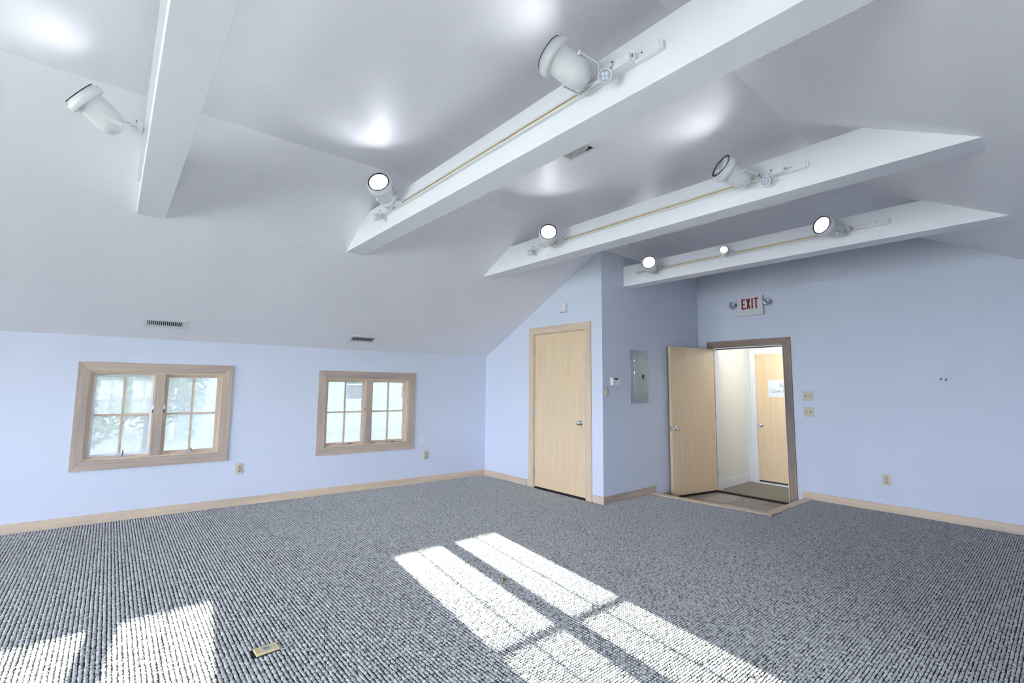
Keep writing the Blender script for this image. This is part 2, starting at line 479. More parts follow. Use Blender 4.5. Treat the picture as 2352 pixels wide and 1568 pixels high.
# carpet pile: rows of little loops, staggered row by row
def carpet_pile():
    dx, dy = 0.0205, 0.0155
    nx, ny = int((XE - XB) / dx), int((6.35 - YRK) / dy)
    I, J = np.meshgrid(np.arange(nx), np.arange(ny), indexing='ij')
    rng = np.random.default_rng(3)
    X = XB + 0.012 + I * dx + rng.normal(0, 0.0007, I.shape)
    Y = YRK + 0.01 + J * dy + rng.normal(0, 0.0007, I.shape)
    ok = (Y < (YK - SK * (X - XC)) - 0.022) & (X < XE - 0.022) & (X > -1.4)
    ok &= ~((X > XC - 0.02) & (Y > YC - 0.02))
    ex = P0[0] + (P1[0] - P0[0]) * (P0[1] - Y) / (P0[1] - P1[1])
    ok &= ~((Y > 2.13) & (X > ex - 0.012))
    ok &= ~((abs(X - 0.703) < 0.06) & (abs(Y - 2.704) < 0.042))
    X, Y = X[ok], Y[ok]
    n = len(X)
    rx, ry, hz = 0.0093, 0.0070, 0.0056
    base = []
    for (s, z) in ((1.0, 0.0), (0.72, 0.72)):
        for a in (0.0, 0.5, 1.0, 1.5):
            base.append((rx * s * math.cos(a * PI + PI / 4) * 1.2, ry * s * math.sin(a * PI + PI / 4) * 1.2, hz * z))
    base.append((0, 0, hz))
    base = np.array(base)
    sc = 1 + rng.normal(0, 0.13, (n, 1, 1))
    V = base[None] * sc
    V = V + np.stack([X, Y, np.zeros(n)], 1)[:, None]
    q = np.array([[0, 1, 5, 4], [1, 2, 6, 5], [2, 3, 7, 6], [3, 0, 4, 7]])
    t = np.array([[4, 5, 8], [5, 6, 8], [6, 7, 8], [7, 4, 8]])
    off = (np.arange(n) * 9)[:, None, None]
    loops = np.concatenate([(q[None] + off).reshape(n, 16), (t[None] + off).reshape(n, 12)], 1).ravel()
    tot = np.tile(np.array([4] * 4 + [3] * 4), n)
    start = np.concatenate([[0], np.cumsum(tot)[:-1]])
    me = bpy.data.meshes.new('carpet_pile')
    me.vertices.add(n * 9); me.vertices.foreach_set('co', V.ravel().astype(np.float32))
    me.loops.add(len(loops)); me.loops.foreach_set('vertex_index', loops.astype(np.int32))
    me.polygons.add(len(tot)); me.polygons.foreach_set('loop_start', start.astype(np.int32))
    me.polygons.foreach_set('loop_total', tot.astype(np.int32))
    me.polygons.foreach_set('use_smooth', np.ones(len(tot), bool))
    me.update(calc_edges=True); me.validate()
    return obj('carpet_pile', me, 'loops')
tag(carpet_pile(), 'grey looped carpet pile covering the room floor', 'carpet', None, 'stuff')

# sunken landing: sub floor, tiles, risers, wooden border
tag(obj('floor_landing', MB().box(5.3, XE + 0.005, 2.1, YC, LZ - 0.06, LZ - 0.006), 'vinyl3'), kind='structure')
fl_land = bpy.data.objects['floor_landing']
tile_me = {}
for k, mname in enumerate(('vinyl', 'vinyl2', 'vinyl3')):
    me = MB().box(-0.1508, 0.1508, -0.1508, 0.1508, -0.006, 0).mesh('tile', 0.001)
    me.materials.append(M[mname]); tile_me[k] = me
pat = [0, 1, 0, 2, 1, 0, 1, 0, 0, 1, 2, 0, 1, 0, 0, 1, 0, 2, 1, 0, 0, 1]
k = 0
for i in range(4):
    for j in range(5):
        x, y = XE - 0.155 - i * 0.304, YC - 0.155 - j * 0.304
        if y < 2.1: continue
        obj('tile', tile_me[pat[k]], None, fl_land, (x, y, LZ)); k += 1
BI = [(5.455, YC), (5.592, 2.238), (XE, 2.212)]                 # inner edge of the border
tr = tag(obj('trim_1', MB().prism([P0, P1, BI[1], BI[0]], LZ, 0.012, 'z'), 'trim_y', bevel=0.003),
         kind='structure')
tr = tag(obj('trim_2', MB().prism([P1, (XE - 0.001, P2[1]), (XE - 0.001, BI[2][1]), BI[1]], LZ, 0.012, 'z'), 'trim_x', bevel=0.003),
         kind='structure')

# baseboards
BB, BT = 0.087, 0.016
def baseboard(name, fr, u0, u1, v0=0.0, h=BB, mat='trim_x', t=BT):
    o = obj(name, MB().box(u0, u1, -t, 0.0, v0, v0 + h), mat, bevel=0.003); o.matrix_world = fr
    return tag(o, kind='structure')
baseboard('baseboard_left', FR_LEFT, XB * KL, XC * KL - 0.001)
baseboard('baseboard_closet', FR_CLOSET, -yk(XC) + 0.001, -4.832)
baseboard('baseboard_corner', FR_CLOSET, -3.684, -YC + BT)
baseboard('baseboard_side', FR_SIDE, XC - BT, 5.505, mat='grey_x')
baseboard('baseboard_exit', FR_EXIT, -2.232, 1.3)
baseboard('baseboard_right', FR_RIGHT, -XE, -XB)
baseboard('baseboard_landing_side', FR_SIDE, 5.46, XE, LZ, 0.075, 'grey_x')
baseboard('baseboard_landing_exit', FR_EXIT, -2.292, -2.213, LZ, 0.075)

# ------------------------------------------------------------------ structure: windows
def crank_parts(parent, u, v, y, tilt, name='crank'):
    base = obj(name, MB().box(-0.036, 0.036, -0.014, 0.012, -0.006, 0.008), 'steel', parent, (u, y, v), 0.003)
    d = Vector((math.sin(tilt), -0.35, math.cos(tilt))).normalized()
    p0 = Vector((0.02, -0.012, 0.006)); p1 = p0 + d * 0.058
    obj('crank_arm', MB().tube([p0, p1], 0.0045), 'dark_metal', base)
    obj('crank_knob', MB().tube([p1 - d * 0.004, p1 + Vector((0, -0.018, 0))], 0.0065), 'steel', base)

def window(name, fr, cu, cv, glassmat, tilts=(0.0, -0.5), casing=('grey_x', 'grey_z'), W=WW, H=WH, detail=True, white_left=False, label=None, rail=(0.009, 0.0)):
    t = thing(name, label, None, at(fr, cu, cv), None, 'structure')
    w, h, c = W / 2, H / 2, CW
    th = 0.018
    cx, cz = casing
    # mitred casing boards
    obj('casing', MB().prism([(-w, h), (w, h), (w - c, h - c), (-w + c, h - c)], -th, 0), cx, t, bevel=0.002)
    obj('casing', MB().prism([(-w, -h), (-w + c, -h + c), (w - c, -h + c), (w, -h)], -th, 0), cx, t, bevel=0.002)
    obj('casing', MB().prism([(-w, -h), (-w, h), (-w + c, h - c), (-w + c, -h + c)], -th, 0), cz, t, bevel=0.002)
    obj('casing', MB().prism([(w, -h), (w - c, -h + c), (w - c, h - c), (w, h)], -th, 0), cz, t, bevel=0.002)
    iw, ih = w - c, h - c
    # frame liner
    jd = 0.13; jt = 0.014
    fm = MB()
    fm.box(-iw, iw, 0, jd, ih - jt, ih); fm.box(-iw, iw, 0, jd, -ih, -ih + jt)
    fm.box(-iw, -iw + jt, 0, jd, -ih + jt, ih - jt); fm.box(iw - jt, iw, 0, jd, -ih + jt, ih - jt)
    obj('window_frame', fm, 'trim_z', t)
    mw = 0.082
    obj('mullion', MB().box(-mw / 2, mw / 2, -0.008, jd, -ih + jt, ih - jt), cz, t, bevel=0.002)
    for s in (-1, 1):
        a0, a1 = (-iw + jt, -mw / 2) if s < 0 else (mw / 2, iw - jt)
        b0, b1 = -ih + jt, ih - jt
        # inner stop
        st = MB(); q = 0.012
        st.box(a0, a1, 0.03, 0.055, b1 - q, b1); st.box(a0, a1, 0.03, 0.055, b0, b0 + q)
        st.box(a0, a0 + q, 0.03, 0.055, b0 + q, b1 - q); st.box(a1 - q, a1, 0.03, 0.055, b0 + q, b1 - q)
        obj('stop', st, 'trim_z', t)
        sy0, sy1 = 0.06, 0.095; sf = 0.03
        sm = MB()
        sm.box(a0, a1, sy0, sy1, b1 - sf, b1); sm.box(a0, a1, sy0, sy1, b0, b0 + sf)
        sm.box(a0, a0 + sf, sy0, sy1, b0 + sf, b1 - sf); sm.box(a1 - sf, a1, sy0, sy1, b0 + sf, b1 - sf)
        sash = obj('sash', sm, 'white_trim' if (white_left and s < 0) else 'trim_z', t, bevel=0.002)
        g0, g1, k0, k1 = a0 + sf, a1 - sf, b0 + sf, b1 - sf
        gm, km = (g0 + g1) / 2, (k0 + k1) / 2 + rail[1]; mt = 0.0095; ht = rail[0]
        obj('muntin', MB().box(gm - mt, gm + mt, sy0 + 0.004, sy1 - 0.004, k0, k1), 'trim_z', sash)
        obj('muntin', MB().box(g0, gm - mt, sy0 + 0.005, sy1 - 0.005, km - ht, km + ht), 'trim_x', sash)
        obj('muntin', MB().box(gm + mt, g1, sy0 + 0.005, sy1 - 0.005, km - ht, km + ht), 'trim_x', sash)
        for kz0, kz1 in ((k0, km - ht), (km + ht, k1)):
            pw, ph = (g1 - gm - mt) / 2 + 0.003, (kz1 - kz0) / 2 + 0.003
            pane = MB().box(-pw, pw, -0.0015, 0.0015, -ph, ph).mesh('pane')
            pane.materials.append(M[glassmat])
            for gx in ((g0 + gm - mt) / 2, (g1 + gm + mt) / 2):
                obj('pane', pane, None, sash, (gx, 0.078, (kz0 + kz1) / 2))
        if detail:
            crank_parts(t, (a0 + a1) / 2 + 0.01, b0 + 0.012, 0.015, tilts[0 if s < 0 else 1])
            lx = a1 - 0.004 if s < 0 else a0 + 0.004
            lk = obj('sash_lock', MB().box(-0.006, 0.006, -0.004, 0.012, -0.035, 0.035), 'steel', t, (lx, 0.022, 0.06), 0.002)
            obj('lock_lever', MB().tube([(0, -0.006, -0.01), (s * 0.004, -0.024, -0.045)], 0.004), 'dark_metal', lk)
    return t

window('window_1', FR_LEFT, WIN_L[0][0], WIN_L[0][1], 'dirty_dim', (0.08, -0.55), white_left=True)
window('window_2', FR_LEFT, WIN_L[1][0], WIN_L[1][1], 'dirty_dim', (1.45, 1.75))
window('window_3', FR_RIGHT, RW[0][0], RW[0][1], 'glass', rail=(0.0125, -0.055))
window('window_4', FR_RIGHT, RW[1][0], RW[1][1], 'glass', rail=(0.0125, -0.055))
window('window_8', FR_LEFT, WIN_L[2][0], WIN_L[2][1], 'glass', detail=False)  # unseen side windows, added so daylight arrives more evenly
window('window_9', FR_LEFT, WIN_L[3][0], WIN_L[3][1], 'glass', detail=False)
for k, (u, v) in enumerate(((-0.1, 1.3), (2.24, 1.3), (4.58, 1.3))):  # unseen back windows, made large to let more daylight in
    window('window_%d' % (5 + k), FR_BACK, u, v, 'glass', W=2.084, H=2.284, detail=False)
for nm, fr, u, v, w_, h_ in [('p', FR_BACK, u, 1.3, 1.9, 2.1) for u in (-0.1, 2.24, 4.58)] + \
        [('p', FR_RIGHT, c, v, WW - 0.18, WH - 0.18) for c, v in RW] + [('p', FR_LEFT, c, v, WW - 0.18, WH - 0.18) for c, v, _ in WIN_L[2:]]:
    ld = bpy.data.lights.new('sky_portal', 'AREA'); ld.shape = 'RECTANGLE'; ld.size = w_; ld.size_y = h_
    ld.cycles.is_portal = True
    lo = bpy.data.objects.new('sky_portal', ld); COL.objects.link(lo)
    lo.matrix_world = at(fr, u, v, 0.15) @ Matrix.Rotation(-PI / 2, 4, 'X')

# ------------------------------------------------------------------ structure: doors
def knob(parent, u, y, v, dirn=-1, name='knob'):
    """round chrome knob; dirn -1 sticks out towards local -Y"""
    rot = Matrix.Rotation(PI / 2 * (1 if dirn < 0 else -1), 4, 'X')
    mw = Matrix.Translation((u, y, v)) @ rot
    k = obj(name, MB().lathe([(0.0, 0.068), (0.014, 0.067), (0.024, 0.06), (0.027, 0.049), (0.024, 0.038), (0.014, 0.028), (0.012, 0.012)], 24), 'chrome', parent, mw=mw)
    obj('rose', MB().lathe([(0.012, 0.014), (0.026, 0.011), (0.032, 0.004), (0.032, 0.0)], 24), 'chrome', k)
    return k

def casing3(t, u0, u1, v0, v1, cw, mats, th=0.018, y=0.0):
    """left, right, head boards, mitred; u0..u1, v1 = inner opening"""
    mx, mz = mats
    obj('casing', MB().prism([(u0 - cw, v1 + cw), (u1 + cw, v1 + cw), (u1, v1), (u0, v1)], y - th, y), mx, t, bevel=0.002)
    obj('casing', MB().prism([(u0 - cw, v0), (u0 - cw, v1 + cw), (u0, v1), (u0, v0)], y - th, y), mz, t, bevel=0.002)
    obj('casing', MB().prism([(u1 + cw, v0), (u1, v0), (u1, v1), (u1 + cw, v1 + cw)], y - th, y), mz, t, bevel=0.002)

# door_1: the closed closet door
cu = (DU0 + DU1) / 2; hw = (DU1 - DU0) / 2
d1 = thing('door_1', None, None, at(FR_CLOSET, cu, 0), None, 'structure')
casing3(d1, -hw, hw, 0, DTOP, 0.09, ('trim_x', 'trim_z'))
jm = MB(); jm.box(-hw, -hw + 0.008, 0, 0.11, 0, DTOP); jm.box(hw - 0.008, hw, 0, 0.11, 0, DTOP); jm.box(-hw, hw, 0, 0.11, DTOP - 0.008, DTOP)
obj('jamb', jm, 'trim_z', d1)
slab = obj('slab', MB().box(-hw + 0.011, hw - 0.011, 0.006, 0.05, 0.022, DTOP - 0.012), 'door', d1, bevel=0.001)
obj('gap_strip', MB().box(-hw + 0.012, hw - 0.012, 0.002, 0.04, 0.001, 0.022), 'black', d1)  # black strip stands in for the dark gap under the closed door
knob(slab, hw - 0.085, 0.006, 0.905)
obj('strike_plate', MB().box(hw - 0.012, hw - 0.006, 0.003, 0.03, 0.87, 0.94), 'dark_metal', d1)
for v in (1.815, 1.003, 0.202):
    hg = obj('hinge', MB().tube([(0, 0, -0.055), (0, 0, 0.055)], 0.007, 10), 'steel', d1, (-hw + 0.006, -0.004, v))
    for z in (-0.033, -0.011, 0.011, 0.033):
        obj('hinge_ring', MB().tube([(0, 0, z - 0.0015), (0, 0, z + 0.0015)], 0.0074, 10), 'dark_metal', hg)

# door_2: the doorway to the hall with its open door
cu2 = (EU0 + EU1) / 2; hw2 = (EU1 - EU0) / 2
d2 = thing('door_2', None, None, at(FR_EXIT, cu2, 0), None, 'structure')
casing3(d2, -hw2, hw2, LZ, ETOP, 0.092, ('dark_x', 'dark_z'), 0.02)
jm = MB(); jm.box(-hw2, -hw2 + 0.012, 0, 0.14, LZ, ETOP); jm.box(hw2 - 0.012, hw2, 0, 0.14, LZ, ETOP); jm.box(-hw2, hw2, 0, 0.14, ETOP - 0.012, ETOP)
obj('jamb', jm, 'white_trim', d2)
ws = MB(); ws.box(-hw2 + 0.012, hw2 - 0.012, 0.045, 0.06, ETOP - 0.024, ETOP - 0.012)
obj('weatherstrip', ws, 'dark_metal', d2)
obj('threshold', MB().box(-hw2, hw2, -0.03, 0.03, LZ, LZ + 0.02), 'black', d2, bevel=0.003)
HX, HY = XE - 0.022, -EU0 - 0.012
ang = math.atan2(0.165, 0.85)
dl = 0.885
dd = Vector((-math.cos(ang), math.sin(ang), 0))
mloc = frame((HX, HY, 0), Vector((0, 0, 1)).cross(dd) * 1.0, (0, 0, 1))
# local x of the leaf frame runs from hinge to free edge; the face towards the room is on the -y side of the world
lx = dd; ly = Vector((0, 0, 1)).cross(lx)
mleaf = Matrix((lx, ly, Vector((0, 0, 1)))).transposed().to_4x4(); mleaf.translation = Vector((HX, HY, 0))
sl = obj('slab', MB().box(0.0, dl, -0.044, 0.0, LZ + 0.03, ETOP - 0.016), 'door', d2, bevel=0.001)
sl.matrix_parent_inverse = d2.matrix_world.inverted(); sl.matrix_basis = mleaf
# which local y side faces the room's right (-y world)?
vis = 1 if (ly.y < 0) else -1
yv, yo = (0.0, -0.044) if vis > 0 else (-0.044, 0.0)
knob(sl, dl - 0.07, yv, 0.80, 1 if vis > 0 else -1)
knob(sl, dl - 0.07, yo, 0.80, -1 if vis > 0 else 1)
obj('latch_plate', MB().box(dl - 0.001, dl + 0.002, -0.034, -0.01, 0.77, 0.83), 'chrome', sl)
obj('gap_strip', MB().box(0.005, dl - 0.005, -0.04, -0.004, LZ + 0.004, LZ + 0.03), 'black', sl)  # black strip in place of the dark gap below the open leaf
for v in (1.7, 0.95, 0.15):
    obj('hinge', MB().tube([(-0.006, 0.004, v - 0.05), (-0.006, 0.004, v + 0.05)], 0.006), 'steel', sl)

# ------------------------------------------------------------------ hall behind the doorway
HXF, HYL, HYR, HZT = 7.86, 3.365, 1.3, 2.30
FR_HALLF = frame((HXF, 0, 0), (1, 0, 0), (0, 0, 1))
FR_HALLL = frame((0, HYL, 0), (0, 1, 0), (0, 0, 1))
FR_HALLR = frame((0, HYR, 0), (0, -1, 0), (0, 0, 1))
h3u0, h3u1, h3t = -3.215, -2.40, 1.895
wall('wall_hall_far', FR_HALLF, -HYL - 0.1, -HYR + 0.1, LZ, HZT, [(h3u0, h3u1, LZ, h3t)], 'cream', 0.1)
wall('wall_hall_left', FR_HALLL, XE + 0.14, HXF + 0.05, LZ, HZT, [], 'cream', 0.1)
wall('wall_hall_right', FR_HALLR, -HXF - 0.05, -XE - 0.14, LZ, HZT, [], 'cream', 0.1)
wall('wall_hall_near', frame((XE + 0.141, 0, 0), (-1, 0, 0), (0, 0, 1)), HYR, HYL, LZ, HZT, [(-EU1 - 0.001, -EU0 + 0.001, LZ, ETOP)], 'cream', 0.002)
tag(obj('floor_hall', MB().box(XE + 0.0, HXF + 0.1, HYR - 0.1, HYL + 0.1, LZ - 0.05, LZ + 0.004), 'hall_carpet'), kind='structure')
tag(obj('ceiling_hall', MB().box(XE + 0.12, HXF + 0.1, HYR - 0.1, HYL + 0.1, HZT, HZT + 0.05), 'cream'), kind='structure')
baseboard('baseboard_hall_left', FR_HALLL, XE + 0.142, HXF, LZ, 0.125, 'white_trim', 0.014)
d3 = thing('door_3', None, None, at(FR_HALLF, (h3u0 + h3u1) / 2, 0), None, 'structure')
hw3 = (h3u1 - h3u0) / 2
casing3(d3, -hw3, hw3, LZ, h3t, 0.075, ('white_trim', 'white_trim'))
sl3 = obj('slab', MB().box(-hw3 + 0.004, hw3 - 0.004, 0.02, 0.06, LZ + 0.045, h3t - 0.004), 'door', d3, bevel=0.001)
obj('gap_strip', MB().box(-hw3, hw3, 0.015, 0.06, LZ + 0.024, LZ + 0.045), 'black', d3)  # black strip drawn as the dark gap under the hall door
obj('threshold', MB().box(-hw3, hw3, -0.02, 0.07, LZ, LZ + 0.024), 'white_trim', d3, bevel=0.003)
knob(sl3, -hw3 + 0.055, 0.02, 0.782)

lamp = thing('hall_fill_light', 'unseen round flush ceiling light added to brighten the hall beyond the doorway', 'ceiling light', Matrix.Translation((7.32, 2.35, HZT)))  # unseen fixture, added to brighten the hall
obj('base', MB().lathe([(0.0, -0.02), (0.15, -0.02), (0.155, 0.0)], 28), 'white_metal', lamp)
obj('diffuser', MB().lathe([(0.14, -0.02), (0.13, -0.05), (0.09, -0.075), (0.0, -0.085)], 28),
    plain('hall_fill_diffuser', (0.9, 0.9, 0.88, 1), 0.4, emit=(1, 0.96, 0.88, 1), es=3.0), lamp)
ld = bpy.data.lights.new('hall_fill_bulb', 'POINT'); ld.energy = 7.0; ld.color = (1, 0.975, 0.94); ld.shadow_soft_size = 0.12
lo = bpy.data.objects.new('hall_fill_bulb', ld); COL.objects.link(lo); lo.parent = lamp; lo.location = (0, 0, -0.22)

# ------------------------------------------------------------------ beams
beam_labels = ('white boxed ceiling beam at the upper left, seen from underneath',
               'white boxed ceiling beam crossing the middle, with the large white spotlight at top centre',
               'white boxed ceiling beam, second from the exit sign wall',
               'white boxed ceiling beam above the exit sign, carrying three lit spotlights')
for i, x in enumerate(BEAMX):
    mb = MB()
    for xx in (x, x + BW):
        yl_b = ysl(ZB, xx) + 0.02 if i < 3 else YC + 0.01
        yl_t = ysl(ZT, xx) + 0.02 if i < 3 else YC + 0.01
        mb.v += [(xx, yl_b, ZB), (xx, ysr(ZB) - 0.02, ZB), (xx, ysr(ZT) - 0.02, ZT), (xx, yl_t, ZT)]
    mb.f = [(0, 1, 2, 3), (7, 6, 5, 4), (0, 4, 5, 1), (1, 5, 6, 2), (2, 6, 7, 3), (3, 7, 4, 0)]; mb.smooth = [False] * 6
    tag(obj('ceiling_beam', mb, 'beam', bevel=0.002), beam_labels[i], 'beam', 'white beams across the room')

# ------------------------------------------------------------------ light tracks on the beams
TZ = 2.742
def track(bi, y0, y1, feed, label):
    """y0 = right end, y1 = left end; lies on the room side (-x) of the beam"""
    x = BEAMX[bi]
    t = thing('light_track', label, 'light track', frame((x, y1, TZ), (1, 0, 0), (0, 0, 1)), 'light tracks on the beams')
    L = y1 - y0; hh, dp = 0.018, 0.02
    r = MB()
    r.box(0, L, -dp, 0, -hh, -0.0055); r.box(0, L, -dp, 0, 0.0055, hh); r.box(0, L, -0.004, 0, -0.0055, 0.0055)
    obj('rail', r, 'white_metal', t)
    L2 = L - (0.24 if feed else 0.02)
    obj('conductor', MB().box(0.02, L2, -0.017, -0.004, -0.0052, 0.0052), 'brass', t)
    obj('end_cap', MB().box(-0.012, 0.0, -dp - 0.001, 0, -hh - 0.001, hh + 0.001), 'white_plastic', t, bevel=0.002)
    obj('end_cap', MB().box(L, L + 0.012, -dp - 0.001, 0, -hh - 0.001, hh + 0.001), 'white_plastic', t, bevel=0.002)
    if feed:
        fc = obj('feed_cover', MB().box(L - 0.115, L + 0.002, -0.026, -0.0, -0.021, 0.021), 'white_plastic', t, bevel=0.002)
        obj('screw', MB().tube([(L - 0.08, -0.028, 0.006), (L - 0.08, -0.025, 0.006)], 0.003), 'dark_metal', fc)
        obj('contact_block', MB().box(L - 0.235, L - 0.117, -0.0205, -0.004, -0.006, 0.006), 'white_plastic', t)
    for s in (0.35, 0.62):
        obj('screw', MB().tube([(L * s, -0.019, -0.003), (L * s, -0.016, -0.003)], 0.004), 'dark_metal', t)
    return t
track(0, 0.95, 4.02, True, 'white light track along the near side of the upper left beam')
track(1, 0.985, 3.60, True, 'white light track with brass slot on the central beam')
track(2, 0.97, 3.47, True, 'white light track with brass slot on the second beam from the exit sign wall')
track(3, 0.888, 3.33, True, 'white light track with brass slot on the beam above the exit sign')

# ------------------------------------------------------------------ spotlights
def spotlight(bi, my, center, target, label, lit=True, power=2.6, name='spotlight', scale=1.13, warm=False, blend=1.0, size=140):
    x = BEAMX[bi]
    mount = Vector((x - 0.02, my, TZ)); c = Vector(center); aim = (Vector(target) - c).normalized()
    t = thing(name, label, 'spotlight', Matrix.Translation(mount), 'track spotlights on the beams')
    S = scale
    mdir = (mount + Vector((-0.02, 0, 0)) - c).normalized()
    piv = aim.cross(mdir)
    if piv.length < 0.05: piv = aim.cross(Vector((0, 0, 1)))
    piv.normalize()
    c0 = c - mount
    ax = aim; ay = ax.cross(piv).normalized()
    rot = Matrix((piv, ay, ax)).transposed().to_4x4()
    if rot.to_3x3().determinant() < 0: rot = Matrix((piv, -ay, ax)).transposed().to_4x4()
    mw = Matrix.Translation(c0) @ rot
    R = 0.060 * S
    prof = [(0.001, -R)] + [(R * math.sin(a), -R * math.cos(a)) for a in [PI / 2 * k / 8 for k in range(1, 9)]] + [(R, 0.095 * S), (R * 1.02, 0.103 * S)]
    body = obj('housing', MB().lathe(prof, 32), 'white_metal', t, mw=mw)
    q = 0.081 * S; z0 = 0.092 * S; z1 = 0.124 * S; z2 = 0.138 * S; g = 0.068 * S
    obj('collar', MB().lathe([(R, z0), (q * 0.96, z0), (q, z0 + 0.005 * S), (q, z1), (g, z1 + 0.003 * S), (g, z2), (g - 0.004 * S, z2), (g - 0.006 * S, z1 - 0.01 * S)], 32), 'white_metal', body)
    obj('rim_gasket', MB().lathe([(g - 0.002 * S, z2 - 0.001), (g + 0.0008 * S, z2 - 0.001), (g + 0.0008 * S, z2 + 0.002 * S), (g - 0.005 * S, z2 + 0.002 * S), (g - 0.007 * S, z2 - 0.003 * S)], 32), 'black', body)
    obj('reflector', MB().lathe([(g - 0.006 * S, z2 - 0.004 * S), (g - 0.012 * S, 0.105 * S), (0.045 * S, 0.075 * S)], 32), 'reflector', body)
    obj('bulb', MB().lathe([(0.046 * S, 0.076 * S), (0.043 * S, 0.088 * S), (0.03 * S, 0.098 * S), (0.001, 0.102 * S)], 28), ('warm_bulb' if warm else 'bulb') if lit else 'reflector', body)
    # yoke: half ring about the pivot, in the plane of pivot axis and mount direction
    ry = 0.069 * S
    side = piv.cross(mdir).normalized()
    pc = c0 + aim * (0.025 * S)
    bz = c0 + mdir * (0.082 * S)
    arc = [bz - mdir * (0.03 * S * (1 - math.cos(a))) + piv * (ry * math.sin(a)) for a in [-PI / 2 + PI * k / 12 for k in range(13)]]
    pts = [pc - piv * ry] + arc + [pc + piv * ry]
    yoke = obj('yoke', MB().strap(pts, side, 0.019 * S, 0.004), 'white_metal', t)
    for s in (-1, 1):
        obj('pivot_screw', MB().tube([pc + piv * s * (ry - 0.012 * S), pc + piv * s * (ry + 0.007)], 0.007 * S), 'white_plastic', yoke)
    stem_end = Vector((-0.03, 0, 0))
    obj('stem', MB().tube([c0 + mdir * 0.08 * S, stem_end], 0.006, 10), 'white_metal', t)
    ad = obj('adapter', MB().box(-0.03, -0.001, -0.045, 0.045, -0.014, 0.014), 'white_plastic', t, bevel=0.003)
    obj('adapter_lever', MB().tube([(-0.028, -0.035, 0.004), (-0.036, -0.055, 0.012)], 0.002, 6), 'dark_metal', ad)
    if lit:
        ld = bpy.data.lights.new('spot_beam', 'SPOT'); ld.energy = power; ld.spot_size = math.radians(size); ld.spot_blend = blend
        ld.color = (1.0, 0.86, 0.76) if warm else (0.92, 0.96, 1.0); ld.shadow_soft_size = 0.04
        lo = bpy.data.objects.new('spot_beam', ld); COL.objects.link(lo); lo.parent = t
        lm = aim.to_track_quat('-Z', 'Y').to_matrix().to_4x4(); lm.translation = c0 + aim * (0.114 * S)
        lo.matrix_local = lm
    return t
def aimed(bi, my, c, d, label, **k):
    return spotlight(bi, my, c, Vector(c) + Vector(d), label, **k)
aimed(0, 3.194, (-0.105, 3.205, 2.735), (-0.80, -0.24, 0.55), 'white can spotlight on the upper left beam, pointing left', power=0.95)
aimed(1, 3.255, (1.520, 3.30, 2.805), (-0.646, -0.739, 0.22), 'lit white spotlight near the left end of the central beam', power=2.4)
aimed(1, 1.31, (1.520, 1.34, 2.757), (-0.278, 0.255, 0.31), 'large white spotlight at the top centre, its back to the camera', power=0.7)
aimed(2, 3.05, (3.126, 3.115, 2.745), (-0.70, -0.70, 0.16), 'lit round spotlight at the left end of the second beam from the exit sign wall', power=2.4)
aimed(2, 1.28, (3.132, 1.325, 2.745), (-0.80, 0.43, 0.43), 'spotlight with chrome face turned left, on the second beam from the exit sign wall', power=1.7)
aimed(3, 3.01, (4.770, 3.068, 2.740), (-0.88, -0.42, 0.20), 'lit spotlight at the left end of the beam above the exit sign')
aimed(3, 1.19, (4.770, 1.24, 2.738), (-0.93, 0.345, 0.14), 'lit spotlight at the right end of the beam above the exit sign')
aimed(3, 2.19, (4.80, 2.222, 2.748), (-0.85, -0.40, 0.10), 'small warm spotlight in the middle of the beam above the exit sign', power=0.5, scale=0.6, warm=True)

def led_spot(bi, dy0, dy1, head, target, label):
    x = BEAMX[bi]
    root = Vector((x - 0.02, (dy0 + dy1) / 2, TZ))
    t = thing('mini_spotlight', label, 'spotlight', Matrix.Translation(root), 'small led spotlights on the tracks')
    h = (dy1 - dy0) / 2
    dr = obj('driver_box', MB().box(-0.036, 0.0, -h, h, -0.017, 0.019), 'white_plastic', t, bevel=0.003)
    obj('driver_cap', MB().box(-0.03, 0.0, -h - 0.02, -h, -0.014, 0.014), 'white_plastic', dr, bevel=0.002)
    obj('contact_slot', MB().box(-0.031, -0.028, -h - 0.012, -h - 0.006, -0.008, 0.008), 'dark_metal', dr)
    c = Vector(head) - root; aim = (Vector(target) - Vector(head)).normalized()
    rot = aim.to_track_quat('Z', 'Y').to_matrix().to_4x4(); rot.translation = c
    hd = obj('head', MB().lathe([(0.001, -0.045), (0.012, -0.043), (0.02, -0.03), (0.031, 0.0), (0.031, 0.01), (0.027, 0.012), (0.0245, 0.008)], 24), 'white_metal', t, mw=rot)
    obj('lens', MB().lathe([(0.0245, 0.008), (0.001, 0.0085)], 24), 'lens', hd)
    for k in range(4):
        a = PI / 2 * k + PI / 4
        obj('led', MB().lathe([(0.0075, 0.0), (0.005, 0.003), (0.001, 0.004)], 12), 'led', hd, (0.0115 * math.cos(a), 0.0115 * math.sin(a), 0.0085))
    e = h if c.y > 0 else -h
    arm0 = Vector((-0.04, math.copysign(max(h - 0.015, 0.0), c.y), 0.016))
    side = Vector((0, 1, 0))
    arm1 = c - aim * 0.03
    arm = obj('arm', MB().strap([arm0, (arm0 + arm1) / 2 + Vector((-0.012, 0, 0)), arm1], (arm1 - arm0).cross(Vector((1, 0, 0))), 0.016, 0.004), 'white_plastic', t)
    obj('arm_screw', MB().tube([arm0 + Vector((-0.006, 0, -0.003)), arm0 + Vector((0.0, 0, -0.003))], 0.005), 'dark_metal', arm)
    return t
led_spot(1, 1.105, 1.205, (1.556, 1.206, 2.69), (0.2, 0.25, 1.5), 'small round led spotlight beside the large spotlight at top centre')
